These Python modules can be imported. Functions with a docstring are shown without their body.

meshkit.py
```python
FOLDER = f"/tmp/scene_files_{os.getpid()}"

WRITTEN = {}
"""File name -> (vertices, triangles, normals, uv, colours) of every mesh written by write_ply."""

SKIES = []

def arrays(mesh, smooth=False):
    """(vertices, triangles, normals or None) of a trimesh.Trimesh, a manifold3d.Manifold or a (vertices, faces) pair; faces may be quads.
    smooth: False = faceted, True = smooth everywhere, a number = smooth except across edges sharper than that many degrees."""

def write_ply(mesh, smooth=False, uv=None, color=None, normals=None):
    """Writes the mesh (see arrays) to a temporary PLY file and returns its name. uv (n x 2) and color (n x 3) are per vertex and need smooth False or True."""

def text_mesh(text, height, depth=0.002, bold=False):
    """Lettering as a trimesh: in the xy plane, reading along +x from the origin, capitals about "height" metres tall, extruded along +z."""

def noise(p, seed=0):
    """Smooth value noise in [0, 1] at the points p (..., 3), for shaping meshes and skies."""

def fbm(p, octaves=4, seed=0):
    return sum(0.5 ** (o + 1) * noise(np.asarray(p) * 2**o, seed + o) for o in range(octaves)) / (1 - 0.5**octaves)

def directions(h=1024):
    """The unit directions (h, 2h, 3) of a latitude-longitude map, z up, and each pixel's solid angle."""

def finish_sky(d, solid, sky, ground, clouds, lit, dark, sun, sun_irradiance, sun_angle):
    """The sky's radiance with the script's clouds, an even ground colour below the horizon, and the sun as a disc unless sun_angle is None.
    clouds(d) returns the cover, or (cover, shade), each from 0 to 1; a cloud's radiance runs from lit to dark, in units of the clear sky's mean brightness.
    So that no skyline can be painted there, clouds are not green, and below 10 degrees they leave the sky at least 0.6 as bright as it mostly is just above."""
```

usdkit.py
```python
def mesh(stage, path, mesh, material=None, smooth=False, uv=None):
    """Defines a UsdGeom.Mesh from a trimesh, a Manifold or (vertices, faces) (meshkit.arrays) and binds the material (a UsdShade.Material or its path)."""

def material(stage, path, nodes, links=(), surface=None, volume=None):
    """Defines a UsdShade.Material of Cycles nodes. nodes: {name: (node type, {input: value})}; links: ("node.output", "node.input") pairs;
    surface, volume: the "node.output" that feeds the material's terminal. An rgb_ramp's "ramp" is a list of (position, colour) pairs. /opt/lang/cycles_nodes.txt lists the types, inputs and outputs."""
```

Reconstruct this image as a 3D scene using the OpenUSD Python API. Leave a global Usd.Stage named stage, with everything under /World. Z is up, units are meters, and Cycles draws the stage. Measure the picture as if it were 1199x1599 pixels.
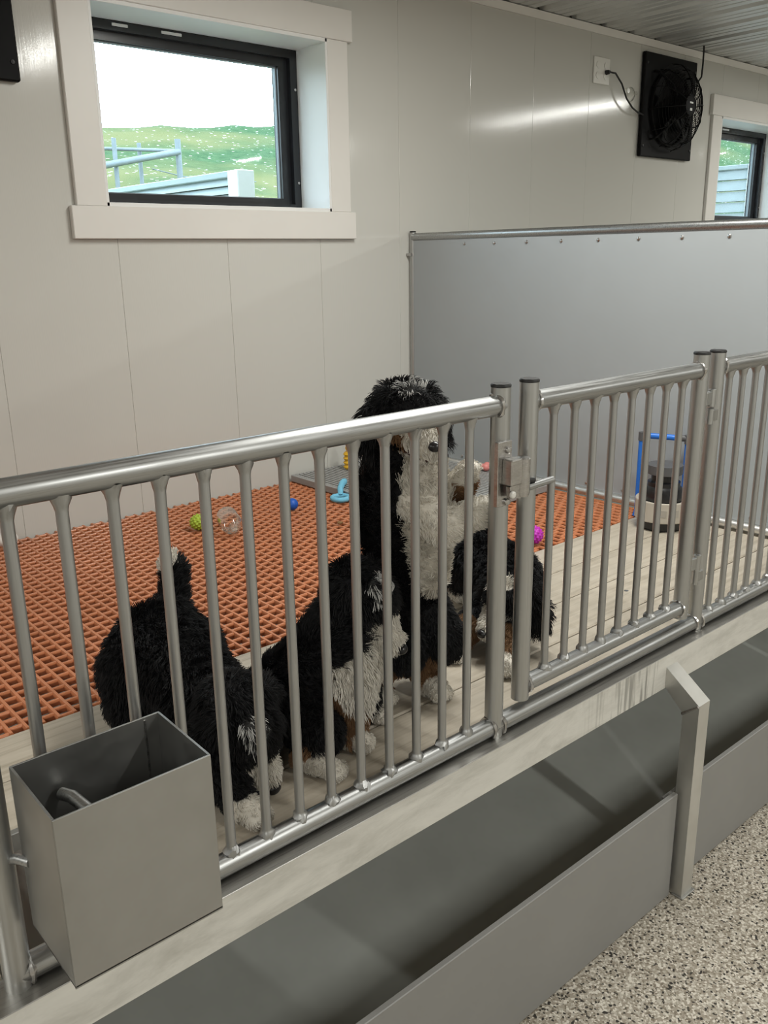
import math, random
import numpy as np, trimesh, manifold3d as m3, usdkit, meshkit
from scipy.spatial import cKDTree
from pxr import Usd, UsdGeom, UsdLux, UsdShade, Gf, Sdf, Vt

random.seed(7); RNG = np.random.default_rng(7)
stage = Usd.Stage.CreateInMemory()
UsdGeom.SetStageUpAxis(stage, UsdGeom.Tokens.z); UsdGeom.SetStageMetersPerUnit(stage, 1.0)
UsdGeom.Xform.Define(stage, '/World'); UsdGeom.Scope.Define(stage, '/World/Looks')
stage.SetDefaultPrim(stage.GetPrimAtPath('/World'))

# ------------------------------------------------------------------ camera, sky, lamps, exposure
EXPOSURE = 0.0
FPX, PITCH, YAW, ROLL = 1363.218, 0.285, 0.7141, -0.0159
fw = np.array([math.sin(YAW)*math.cos(PITCH), math.cos(YAW)*math.cos(PITCH), -math.sin(PITCH)])
r0 = np.array([math.cos(YAW), -math.sin(YAW), 0]); u0 = np.cross(r0, fw)
cr = r0*math.cos(ROLL)+u0*math.sin(ROLL); cu = np.cross(cr, fw)
cam = UsdGeom.Camera.Define(stage, '/World/camera')
M = np.eye(4); M[0, :3], M[1, :3], M[2, :3], M[3, :3] = cr, cu, -fw, (0, 0, 1.43)
cam.AddTransformOp().Set(Gf.Matrix4d(*M.ravel().tolist()))
cam.CreateHorizontalApertureAttr(36.0); cam.CreateVerticalApertureAttr(36.0*1599/1199)
cam.CreateFocalLengthAttr(36.0*FPX/1199); cam.CreateClippingRangeAttr((0.05, 500))
cam.CreateExposureAttr(EXPOSURE)

sky = UsdLux.DomeLight.Define(stage, '/World/sky')
sky.CreateIntensityAttr(1.5); sky.CreateColorAttr(Gf.Vec3f(0.80, 0.95, 1.06))

LAMP_PEN, LAMP_AISLE = 95.0, 130.0
LAMP_COLOR = (1.0, 0.995, 0.935)
def lamp(name, x, y, power):
    l = UsdLux.RectLight.Define(stage, '/World/' + name)
    l.AddTranslateOp().Set(Gf.Vec3d(x, y, 2.40))
    l.CreateWidthAttr(0.09); l.CreateHeightAttr(1.28)
    l.CreateIntensityAttr(power); l.CreateColorAttr(Gf.Vec3f(*LAMP_COLOR))
for i, x in enumerate((-1.74, 1.86, 5.46, 9.06)):
    lamp('pen_lamp_%03d' % i, x, 1.16, LAMP_PEN)
for i, x in enumerate((-1.9, 1.72, 5.3)):
    lamp('aisle_lamp_%03d' % i, x, -1.75, LAMP_AISLE)

# ------------------------------------------------------------------ helpers
_used = {}
def fresh(parent, name):
    n = _used.get((parent, name), 0); _used[(parent, name)] = n+1
    return f'{parent}/{name}' if n == 0 else f'{parent}/{name}_{n:03d}'
def meta(prim, label=None, cat=None, group=None, kind=None):
    for k, v in (('label', label), ('category', cat), ('group', group), ('kind', kind)):
        if v: prim.SetCustomDataByKey(k, v)
class Thing:
    """An Xform at the thing's base; part() adds a mesh given in world coordinates (base: translation only)."""
    def __init__(s, name, label=None, cat=None, base=(0, 0, 0), group=None, kind=None):
        s.path = fresh('/World', name); s.base = np.asarray(base, float)
        x = UsdGeom.Xform.Define(stage, s.path); x.AddTranslateOp().Set(Gf.Vec3d(*map(float, base)))
        meta(x.GetPrim(), label, cat, group, kind)
    def part(s, name, mesh, mat, parent=None, smooth=30, label=None, kind=None, group=None):
        v, f, n = meshkit.arrays(mesh, smooth)
        p = fresh(parent or s.path, name)
        write_mesh(p, v - s.base, f, n, mat)
        meta(stage.GetPrimAtPath(p), label, None, group, kind)
        return p
def write_mesh(p, v, f, n, mat, colors=None):
    m = UsdGeom.Mesh.Define(stage, p)
    m.CreatePointsAttr(Vt.Vec3fArray.FromNumpy(np.ascontiguousarray(v, np.float32)))
    m.CreateFaceVertexCountsAttr(Vt.IntArray.FromNumpy(np.full(len(f), 3, np.int32)))
    m.CreateFaceVertexIndicesAttr(Vt.IntArray.FromNumpy(np.ascontiguousarray(f, np.int32).ravel()))
    m.CreateSubdivisionSchemeAttr('none')
    if n is not None:
        m.CreateNormalsAttr(Vt.Vec3fArray.FromNumpy(np.ascontiguousarray(n, np.float32))); m.SetNormalsInterpolation('vertex')
    if colors is not None:
        UsdGeom.PrimvarsAPI(m).CreatePrimvar('coat', Sdf.ValueTypeNames.Color3fArray, 'vertex').Set(Vt.Vec3fArray.FromNumpy(np.ascontiguousarray(colors, np.float32)))
    UsdShade.MaterialBindingAPI.Apply(m.GetPrim()).Bind(mat)
    return m
def single(name, mesh, mat, label=None, cat=None, group=None, kind=None, smooth=30):
    v, f, n = meshkit.arrays(mesh, smooth); p = fresh('/World', name)
    write_mesh(p, v, f, n, mat); meta(stage.GetPrimAtPath(p), label, cat, group, kind)
    return p
cat_ = trimesh.util.concatenate
def box(x0, x1, y0, y1, z0, z1, b=0.0015):
    if b <= 0:
        m = trimesh.creation.box((x1-x0, y1-y0, z1-z0)); m.apply_translation(((x0+x1)/2, (y0+y1)/2, (z0+z1)/2)); return m
    b = min(b, (x1-x0)/2.01, (y1-y0)/2.01, (z1-z0)/2.01); P = []
    for x, sx in ((x0, 1), (x1, -1)):
        for y, sy in ((y0, 1), (y1, -1)):
            for z, sz in ((z0, 1), (z1, -1)):
                P += [(x, y+sy*b, z+sz*b), (x+sx*b, y, z+sz*b), (x+sx*b, y+sy*b, z)]
    return trimesh.convex.convex_hull(np.array(P))
def hull(P): return trimesh.convex.convex_hull(np.array(P, float))
def frame_of(d):
    d = np.asarray(d, float)/np.linalg.norm(d); a = np.array([0, 0, 1.]) if abs(d[2]) < .9 else np.array([1., 0, 0])
    x = np.cross(a, d); x /= np.linalg.norm(x); return x, np.cross(d, x), d
def tube(P, r, n=12, caps=True, closed=False):
    """A swept round tube through points P; r a number or one per point."""
    P = np.asarray(P, float); k = len(P); r = np.broadcast_to(np.asarray(r, float), (k,))
    T = (np.roll(P, -1, 0)-np.roll(P, 1, 0)) if closed else np.gradient(P, axis=0)
    T /= np.linalg.norm(T, axis=1, keepdims=True)
    x, y, _ = frame_of(T[0]); V = []; a = np.linspace(0, 2*np.pi, n, endpoint=False)
    for i in range(k):
        x = x-T[i]*(x@T[i]); x /= np.linalg.norm(x); y = np.cross(T[i], x)
        V.append(P[i]+r[i]*(np.cos(a)[:, None]*x+np.sin(a)[:, None]*y))
    V = np.vstack(V); F = []
    for i in range(k if closed else k-1):
        for j in range(n):
            a0, a1 = i*n+j, i*n+(j+1) % n; b0, b1 = (a0+n) % (k*n), (a1+n) % (k*n)
            F += [(a0, a1, b1), (a0, b1, b0)]
    if caps and not closed:
        V = np.vstack([V, P[0], P[-1]]); c0, c1 = k*n, k*n+1
        for j in range(n):
            F += [(c0, (j+1) % n, j), (c1, (k-1)*n+j, (k-1)*n+(j+1) % n)]
    return trimesh.Trimesh(V, np.array(F), process=False)
def rod(a, b, r, n=16): return tube([a, b], r, n)
def lathe(prof, c=(0, 0, 0), n=32, axis=(0, 0, 1)):
    """prof: (radius, height) pairs turned about axis at c."""
    x, y, d = frame_of(axis); prof = np.asarray(prof, float); a = np.linspace(0, 2*np.pi, n, endpoint=False); V = []
    for r, h in prof: V.append(np.asarray(c)+d*h+max(r, 1e-5)*(np.cos(a)[:, None]*x+np.sin(a)[:, None]*y))
    F = []
    for i in range(len(prof)-1):
        for j in range(n):
            a0, a1 = i*n+j, i*n+(j+1) % n
            F += [(a0, a1, a1+n), (a0, a1+n, a0+n)]
    return trimesh.Trimesh(np.vstack(V), np.array(F), process=False)
def ball(c, r, sub=2, s=(1, 1, 1)):
    m = trimesh.creation.icosphere(sub, r); m.apply_scale(s); m.apply_translation(c); return m
def cut(a, *bs):
    t = lambda m: m3.Manifold(m3.Mesh(np.asarray(m.vertices, np.float32), np.asarray(m.faces, np.uint32)))
    o = t(a)
    for b in bs: o = o - t(b)
    return o
def bumpy(m, amp, scale, seed=0):
    v = np.asarray(m.vertices); d = meshkit.fbm(v*scale+7.3+seed*3.7, 3)-.5
    m.vertices = v+np.asarray(m.vertex_normals)*(d*2*amp)[:, None]; return m

# ------------------------------------------------------------------ materials
_mats = {}
def mat(name, nodes, links, surface='p.BSDF'):
    m = usdkit.material(stage, '/World/Looks/'+name, nodes, links, surface=surface); _mats[name] = m; return m
def plain(name, color, rough=.5, metal=0., var=.06, scale=12., bump=0., bscale=200., spec=.5, **kw):
    """A principled material whose colour wanders a little with a noise, with a fine bump."""
    c = np.array(color, float)
    nodes = {'g': ('geometry', {}), 'n': ('noise_texture', {'scale': scale, 'detail': 5., 'roughness': .6}),
             'r': ('rgb_ramp', {'ramp': [(.25, tuple(c*(1-var))), (.75, tuple(np.minimum(c*(1+var), 1)))]}),
             'p': ('principled_bsdf', {'roughness': rough, 'metallic': metal, 'specular_ior_level': spec, **kw})}
    links = [('g.position', 'n.vector'), ('n.fac', 'r.fac'), ('r.color', 'p.base_color')]
    if bump:
        nodes['n2'] = ('noise_texture', {'scale': bscale, 'detail': 3.}); nodes['b'] = ('bump', {'strength': bump, 'distance': .002})
        links += [('g.position', 'n2.vector'), ('n2.fac', 'b.height'), ('b.normal', 'p.normal')]
    return mat(name, nodes, links)
def metal(name, color, rough, stretch=(30, 30, 30), var=.1, rvar=.1):
    """Milled aluminium: brushed along the stretched direction, cloudy oxide."""
    c = np.array(color)
    return mat(name, {'g': ('geometry', {}), 'm': ('mapping', {'scale': stretch}), 'n': ('noise_texture', {'scale': 1., 'detail': 6., 'roughness': .65}),
        'r': ('rgb_ramp', {'ramp': [(.3, tuple(c*(1-var))), (.7, tuple(np.minimum(c*(1+var), 1)))]}),
        'q': ('map_range', {'from_min': .3, 'from_max': .7, 'to_min': rough-rvar, 'to_max': rough+rvar}),
        'b': ('bump', {'strength': .08, 'distance': .001}), 'p': ('principled_bsdf', {'metallic': 1.0})},
        [('g.position', 'm.vector'), ('m.vector', 'n.vector'), ('n.fac', 'r.fac'), ('r.color', 'p.base_color'), ('n.fac', 'q.value'), ('q.result', 'p.roughness'), ('n.fac', 'b.height'), ('b.normal', 'p.normal')])

ALU_X = metal('aluminium_rail', (.40, .405, .405), .38, (6, 300, 300))
ALU_Z = metal('aluminium_bar', (.44, .445, .445), .44, (300, 300, 6))
ALU_POST = metal('aluminium_post', (.47, .475, .47), .40, (220, 220, 5), var=.05, rvar=.06)
ALU_SHEET = metal('aluminium_sheet', (.42, .42, .41), .45, (14, 14, 14), var=.07, rvar=.06)
BRACKET = metal('bracket_aluminium', (.66, .655, .63), .48, (12, 12, 12), var=.07, rvar=.06)
STEEL = metal('latch_steel', (.50, .49, .48), .28, (25, 25, 60), var=.05, rvar=.05)
BLACK_CAP = plain('black_cap', (.012, .012, .013), .5)
PVC_GREY = plain('grey_board', (.345, .37, .385), .42, var=.03, scale=3)
KICK = plain('grey_kick_board', (.25, .248, .24), .45, var=.05, scale=5)
PAN = plain('grey_pan', (.32, .335, .315), .26, var=.12, scale=3.5, bump=.05, bscale=40)
WHITE_TRIM = plain('white_trim', (.72, .70, .665), .38, var=.02, scale=6)
WHITE_REVEAL = plain('white_reveal', (.78, .78, .77), .4, var=.01)
BLACK_FRAME = plain('black_frame', (.012, .013, .016), .3, var=.1)
FAN_BLACK = plain('black_fan_paint', (.006, .006, .0062), .5, var=.2, scale=30, spec=.10)
PLASTIC_WHITE = plain('white_plastic', (.75, .74, .70), .35, var=.02)
SLIT = plain('pale_slit', (.75, .76, .76), .4)
CORD = plain('black_cord', (.012, .012, .012), .5)
GRATE = plain('orange_coating', (.55, .20, .09), .32, var=.16, scale=25, bump=.15, bscale=160)
TRAY = plain('tray_grey', (.33, .33, .325), .45, var=.08, scale=20)
TRAY_DARK = plain('tray_shadow_grey', (.12, .12, .12), .6)
ROOM = plain('room_white', (.68, .665, .63), .5, var=.02)
WALL_CORE = plain('wall_core', (.5, .49, .46), .7)
SIDING = plain('pale_siding', (.36, .43, .46), .5, var=.06, scale=8)
GALV = plain('outdoor_galvanised', (.24, .28, .31), .5, metal=.2, var=.1, scale=15)
GATE_DARK = plain('outdoor_gate_dark', (.10, .13, .16), .5)
BROWN_CRUMB = plain('brown_crumb', (.20, .10, .03), .7)

WALL = mat('wall_pvc', {'g': ('geometry', {}), 'm': ('mapping', {'scale': (420, 1, 1.2)}), 'n': ('noise_texture', {'scale': 1., 'detail': 2.}),
    'm2': ('mapping', {'scale': (9, 1, .5)}), 'n2': ('noise_texture', {'scale': 1., 'detail': 2.}),
    'b': ('bump', {'strength': .10, 'distance': .0012}), 'b2': ('bump', {'strength': .12, 'distance': .004}),
    'p': ('principled_bsdf', {'base_color': (.585, .58, .545), 'roughness': .12, 'specular_ior_level': .34})},
    [('g.position', 'm.vector'), ('m.vector', 'n.vector'), ('g.position', 'm2.vector'), ('m2.vector', 'n2.vector'),
     ('n2.fac', 'b2.height'), ('b2.normal', 'b.normal'), ('n.fac', 'b.height'), ('b.normal', 'p.normal')])
CEIL = mat('ceiling_steel', {'g': ('geometry', {}), 'm': ('mapping', {'scale': (6, 1.5, 6)}), 'n': ('noise_texture', {'scale': 4., 'detail': 6., 'roughness': .7}),
    'r': ('rgb_ramp', {'ramp': [(.3, (.56, .56, .545)), (.7, (.68, .68, .665))]}),
    'p': ('principled_bsdf', {'metallic': .55, 'roughness': .45})},
    [('g.position', 'm.vector'), ('m.vector', 'n.vector'), ('n.fac', 'r.fac'), ('r.color', 'p.base_color')])
PLANK = mat('plank_vinyl', {'g': ('geometry', {}), 'o': ('object_info', {}), 'm': ('mapping', {'scale': (3.5, 60, 20)}), 'n': ('noise_texture', {'scale': 1., 'detail': 6., 'roughness': .6, 'distortion': .6}),
    'r': ('rgb_ramp', {'ramp': [(.25, (.34, .29, .225)), (.5, (.48, .425, .345)), (.8, (.56, .505, .425))]}),
    'n2': ('noise_texture', {'scale': 5., 'detail': 5.}), 'r2': ('rgb_ramp', {'ramp': [(.35, (.85, .85, .85)), (.6, (1, 1, 1))]}),
    'x': ('mix_color', {'blend_type': 'multiply', 'fac': .6}), 'b': ('bump', {'strength': .2, 'distance': .001}), 'p': ('principled_bsdf', {'roughness': .42})},
    [('g.position', 'm.vector'), ('m.vector', 'n.vector'), ('n.fac', 'r.fac'), ('g.position', 'n2.vector'), ('n2.fac', 'r2.fac'), ('r.color', 'x.a'), ('r2.color', 'x.b'),
     ('x.result', 'p.base_color'), ('n.fac', 'b.height'), ('b.normal', 'p.normal')])
FLOOR = mat('flake_floor', {'g': ('geometry', {}), 'v': ('voronoi_texture', {'scale': 250., 'randomness': 1.}), 's': ('separate_color', {}),
    'r': ('rgb_ramp', {'interpolate': False, 'ramp': [(0, (.05, .044, .035)), (.05, (.20, .17, .13)), (.16, (.33, .295, .24)), (.40, (.44, .405, .345)), (.66, (.62, .58, .51)), (.86, (.30, .26, .21))]}),
    'v2': ('voronoi_texture', {'scale': 200.}), 's2': ('separate_color', {}), 'l': ('math', {'math_type': 'less_than', 'value2': .045}), 'x': ('mix_color', {'b': (.03, .026, .022)}),
    'b': ('bump', {'strength': .25, 'distance': .001}), 'p': ('principled_bsdf', {'roughness': .3})},
    [('g.position', 'v.vector'), ('v.color', 's.color'), ('s.r', 'r.fac'), ('g.position', 'v2.vector'), ('v2.color', 's2.color'), ('s2.g', 'l.value1'),
     ('l.value', 'x.fac'), ('r.color', 'x.a'), ('x.result', 'p.base_color'), ('v.distance', 'b.height'), ('b.normal', 'p.normal')])
BEAM = mat('beam_aluminium', {'g': ('geometry', {}), 'm': ('mapping', {'scale': (5, 30, 18)}), 'n': ('noise_texture', {'scale': 1., 'detail': 7., 'roughness': .7, 'distortion': .4}),
    'r': ('rgb_ramp', {'ramp': [(.3, (.52, .51, .47)), (.55, (.70, .69, .65)), (.75, (.77, .76, .71))]}),
    'sx': ('separate_xyz', {}), 'k1': ('map_range', {'clamp': True, 'from_min': 1.28, 'from_max': 1.46}), 'k2': ('map_range', {'clamp': True, 'from_min': 1.60, 'from_max': 1.56}), 'k': ('math', {'math_type': 'multiply'}),
    'm2': ('mapping', {'scale': (95, 20, 5), 'rotation': (0, .22, 0)}), 'n2': ('noise_texture', {'scale': 1., 'detail': 3.}), 'q2': ('map_range', {'clamp': True, 'from_min': .5, 'from_max': .62}), 'kk': ('math', {'math_type': 'multiply'}),
    'x': ('mix_color', {'b': (.34, .335, .31)}), 'p': ('principled_bsdf', {'metallic': .1, 'roughness': .42})},
    [('g.position', 'm.vector'), ('m.vector', 'n.vector'), ('n.fac', 'r.fac'), ('g.position', 'sx.vector'), ('sx.x', 'k1.value'), ('sx.x', 'k2.value'), ('k1.result', 'k.value1'), ('k2.result', 'k.value2'),
     ('g.position', 'm2.vector'), ('m2.vector', 'n2.vector'), ('n2.fac', 'q2.value'), ('q2.result', 'kk.value1'), ('k.value', 'kk.value2'), ('kk.value', 'x.fac'), ('r.color', 'x.a'), ('x.result', 'p.base_color')])
GLASS = mat('window_glass', {'l': ('layer_weight', {'blend': .5}), 'w': ('math', {'math_type': 'power', 'value2': 4.0}), 'f': ('map_range', {'to_min': .03, 'to_max': .6}), 't': ('transparent_bsdf', {'color': (.93, .97, .97)}), 'g': ('glossy_bsdf', {'roughness': .02, 'color': (1, 1, 1)}), 'x': ('mix_closure', {})},
    [('l.facing', 'w.value1'), ('w.value', 'f.value'), ('f.result', 'x.fac'), ('t.BSDF', 'x.closure1'), ('g.BSDF', 'x.closure2')], surface='x.closure')
CLEAR = mat('clear_plastic', {'f': ('layer_weight', {'blend': .35}), 't': ('transparent_bsdf', {'color': (.95, .95, .93)}), 'g': ('glossy_bsdf', {'roughness': .12, 'color': (.9, .9, .88)}), 'x': ('mix_closure', {})},
    [('f.facing', 'x.fac'), ('t.BSDF', 'x.closure1'), ('g.BSDF', 'x.closure2')], surface='x.closure')
GRASS = mat('meadow_grass', {'g': ('geometry', {}), 'n': ('noise_texture', {'scale': 7., 'detail': 8., 'roughness': .8}), 'n2': ('noise_texture', {'scale': .35, 'detail': 3.}),
    'r': ('rgb_ramp', {'ramp': [(.3, (.020, .062, .026)), (.5, (.050, .118, .050)), (.7, (.105, .175, .085))]}), 'r2': ('rgb_ramp', {'ramp': [(.42, (.0, .0, .0)), (.62, (1, 1, 1))]}),
    'x': ('mix_color', {'b': (.165, .175, .075)}), 'v': ('voronoi_texture', {'scale': 7.5}), 'l': ('math', {'math_type': 'less_than', 'value2': .17}), 'x2': ('mix_color', {'b': (.55, .60, .52)}),
    'p': ('principled_bsdf', {'roughness': .9, 'specular_ior_level': .1})},
    [('g.position', 'n.vector'), ('g.position', 'n2.vector'), ('n.fac', 'r.fac'), ('n2.fac', 'r2.fac'), ('r2.color', 'x.fac'), ('r.color', 'x.a'), ('g.position', 'v.vector'), ('v.distance', 'l.value1'),
     ('l.value', 'x2.fac'), ('x.result', 'x2.a'), ('x2.result', 'p.base_color')])
def toy(name, c, rough=.45, **k): return plain(name, c, rough, var=.08, scale=60, **k)

# ------------------------------------------------------------------ the setting
YW, ZC, ZP, YF = 2.768, 2.4497, 0.5857, 0.95     # back wall, ceiling, deck level, fence plane
W1 = (1.257, 2.149, 1.594, 2.184); W2 = (4.945, 5.837, 1.585, 2.155)
wall = Thing('wall_back', kind='structure')
wins = [box(w[0], w[1], YW-.2, YW+.4, w[2], w[3], 0) for w in (W1, W2)]
xs = [.880+.407*k for k in range(-13, 24)]
for k in range(len(xs)-1):
    m = box(xs[k]+.0002, xs[k+1]-.0002, YW, YW+.012, 0, ZC, .0012)
    hit = [w for w, q in zip(wins, (W1, W2)) if q[0] < xs[k+1] and q[1] > xs[k]]
    wall.part('panel', cut(m, *hit) if hit else m, WALL, smooth=False)
wall.part('wall_core', cut(box(xs[0], xs[-1], YW+.012, YW+.24, -.3, ZC+.4, 0), *wins), WALL_CORE, smooth=False)
X0, X1, Y0 = xs[0]+.05, xs[-1]-.05, -3.3
single('floor', box(X0-.2, X1+.2, Y0-.2, YW+.24, -.12, 0, 0), FLOOR, kind='structure', smooth=False)
single('wall_front', box(X0-.2, X1+.2, Y0-.2, Y0, 0, ZC+.3, 0), ROOM, kind='structure', smooth=False)
single('wall_left', box(X0-.2, X0, Y0, YW, 0, ZC+.3, 0), ROOM, kind='structure', smooth=False)
single('wall_right', box(X1, X1+.2, Y0, YW, 0, ZC+.3, 0), ROOM, kind='structure', smooth=False)
# ribbed steel ceiling: nine-inch pitch, ribs running out from the back wall
prof = []
x = X0 - (X0-3.29) % .2286 - .2286
while x < X1+.3:
    for dx, dz in ((0, 0), (.020, .019), (.045, .019), (.065, 0), (.115, 0), (.119, .004), (.127, .004), (.131, 0), (.168, 0), (.172, .004), (.180, .004), (.184, 0)):
        prof.append((x+dx, ZC+dz))
    x += .2286
prof = np.array(prof); n = len(prof); V = []; F = []
for y in (Y0, YW):
    V += [(a, y, b) for a, b in prof] + [(a, y, b+.002) for a, b in prof]
for i in range(n-1):
    F += [(i, i+1, 2*n+i+1), (i, 2*n+i+1, 2*n+i), (n+i, 3*n+i, 3*n+i+1), (n+i, 3*n+i+1, n+i+1)]
single('ceiling', trimesh.Trimesh(np.array(V), np.array(F), process=False), CEIL, kind='structure', smooth=False)
single('ceiling_001', box(X0-.2, X1+.2, Y0-.2, YW+.24, ZC+.05, ZC+.1, 0), WALL_CORE, kind='structure', smooth=False)
# cove strip where wall meets ceiling
single('trim_1', hull([(X0, YW, ZC-.032), (X0, YW-.008, ZC-.032), (X0, YW-.02, ZC-.003), (X0, YW, ZC-.003), (X1, YW, ZC-.032), (X1, YW-.008, ZC-.032), (X1, YW-.02, ZC-.003), (X1, YW, ZC-.003)]), WHITE_TRIM, kind='structure', smooth=False)

def window(name, W, left_ext=.012):
    x0, x1, z0, z1 = W; t = Thing(name, kind='structure'); D = .16; yf = YW+D
    t.part('head_casing', box(x0-.115, x1+.115, YW-.022, YW, z1, z1+.105, .002), WHITE_TRIM, smooth=False)
    t.part('side_casing', box(x0-.098, x0, YW-.018, YW, z0, z1, .002), WHITE_TRIM, smooth=False)
    t.part('side_casing', box(x1, x1+.093, YW-.018, YW, z0, z1, .002), WHITE_TRIM, smooth=False)
    t.part('apron_board', box(x0-.118, x1+.113, YW-.022, YW, z0-.098, z0, .002), WHITE_TRIM, smooth=False)
    t.part('reveal_board', box(x0, x1, YW-.016, yf+.02, z0-.001, z0+.012, .001), WHITE_REVEAL, smooth=False)
    t.part('reveal_board', box(x0, x1, YW-.016, yf+.02, z1-.012, z1+.001, .001), WHITE_REVEAL, smooth=False)
    t.part('reveal_board', box(x0-.001, x0+.009, YW-.016, yf+.02, z0, z1, .001), WHITE_REVEAL, smooth=False)
    t.part('reveal_board', box(x1-.009, x1+.001, YW-.016, yf+.02, z0, z1, .001), WHITE_REVEAL, smooth=False)
    a0, a1, b0, b1 = x0+.009, x1-.009, z0+.012, z1-.012
    fr = cut(box(a0, a1, yf, yf+.075, b0, b1, .002), box(a0+.032, a1-.032, yf-.1, yf+.2, b0+.022, b1-.030, 0))
    f = t.part('window_frame', fr, BLACK_FRAME, smooth=False)
    s0, s1, c0, c1 = a0+.030, a1-.030, b0+.020, b1-.028
    sa = cut(box(s0, s1, yf+.022, yf+.062, c0, c1, .002), box(s0+.036, s1-.042, yf-.1, yf+.2, c0+.022, c1-.030, 0))
    sh = t.part('sash', sa, BLACK_FRAME, smooth=False)
    t.part('bead', cut(box(s0+.034, s1-.040, yf+.036, yf+.05, c0+.020, c1-.028, .001), box(s0+.040, s1-.046, yf-.1, yf+.2, c0+.026, c1-.034, 0)), GALV, parent=sh, smooth=False)
    t.part('glass_pane', box(s0+.036, s1-.042, yf+.046, yf+.050, c0+.022, c1-.030, 0), GLASS, smooth=False)
    for dx, w in ((.155, .055), (.33, .075)):
        t.part('latch_slot', box(x0+dx, x0+dx+w, yf-.003, yf+.001, b1-.017, b1-.008, .001), SLIT, parent=f, smooth=False)
    for dz in (.10, .43):
        t.part('frame_screw', lathe([(0, -.004), (.005, -.003), (.005, 0)], (a1-.012, yf, b0+dz), 12, (0, 1, 0)), STEEL, parent=f)
    t.part('outer_sill', box(x0+.02, x1-.02, yf+.076, yf+.16, z0-.005, z0+.034, .002), WHITE_REVEAL, smooth=False)
window('window_1', W1); window('window_2', W2)

# ------------------------------------------------------------------ outdoors
def ridge(x): return 2.95 + .0879*x
gx, gy = np.meshgrid(np.linspace(-6, 60, 133), np.concatenate([np.linspace(3.02, 14, 45), np.linspace(14.3, 18, 16), np.linspace(19, 60, 20)]), indexing='ij')
base = .88 + (gy-3.5)*.235
top = ridge(gx)
gz = np.where(gy < 15, base + (top-(.88+11.5*.235))*np.clip((gy-6)/9, 0, 1)**1.5, top + .02*np.sin(gx) - .01*(gy-15))
gz = np.minimum(gz, top+.05) + (meshkit.fbm(np.stack([gx*1.7, gy*1.7, gx*0], -1), 4)-.5)*.14*np.clip((gy-4)/4, 0, 1)
nx, ny = gx.shape; idx = np.arange(nx*ny).reshape(nx, ny)
Fq = np.stack([idx[:-1, :-1], idx[1:, :-1], idx[1:, 1:], idx[:-1, 1:]], -1).reshape(-1, 4)
single('meadow', (np.stack([gx, gy, gz], -1).reshape(-1, 3), Fq), GRASS, 'green grassy hillside with white specks seen through the windows', 'grass', kind='stuff', smooth=True)
def run_wall(x, ztop, y0, y1, label, nb, pitch):
    t = Thing('siding_wall', label, 'wall', (x, y0, .7), group=None)
    for k in range(nb):
        z1 = ztop-.03-k*pitch
        t.part('siding_board', hull([(x-.022, y0+.05, z1), (x+.022, y0+.05, z1), (x-.036, y0+.05, z1-pitch*.9), (x+.036, y0+.05, z1-pitch*.9), (x-.022, y1, z1), (x+.022, y1, z1), (x-.036, y1, z1-pitch*.9), (x+.036, y1, z1-pitch*.9)]), SIDING, smooth=False)
    t.part('end_post', box(x-.045, x+.045, y0-.04, y0+.05, .75, ztop, .004), WHITE_REVEAL, smooth=False)
    t.part('top_cap', box(x-.042, x+.042, y0+.05, y1, ztop-.03, ztop, .004), SIDING, smooth=False)
run_wall(2.31, 1.815, 3.62, 7.5, 'pale blue lap-sided wall outside the large window, ending in a square post', 16, .036)
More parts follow.
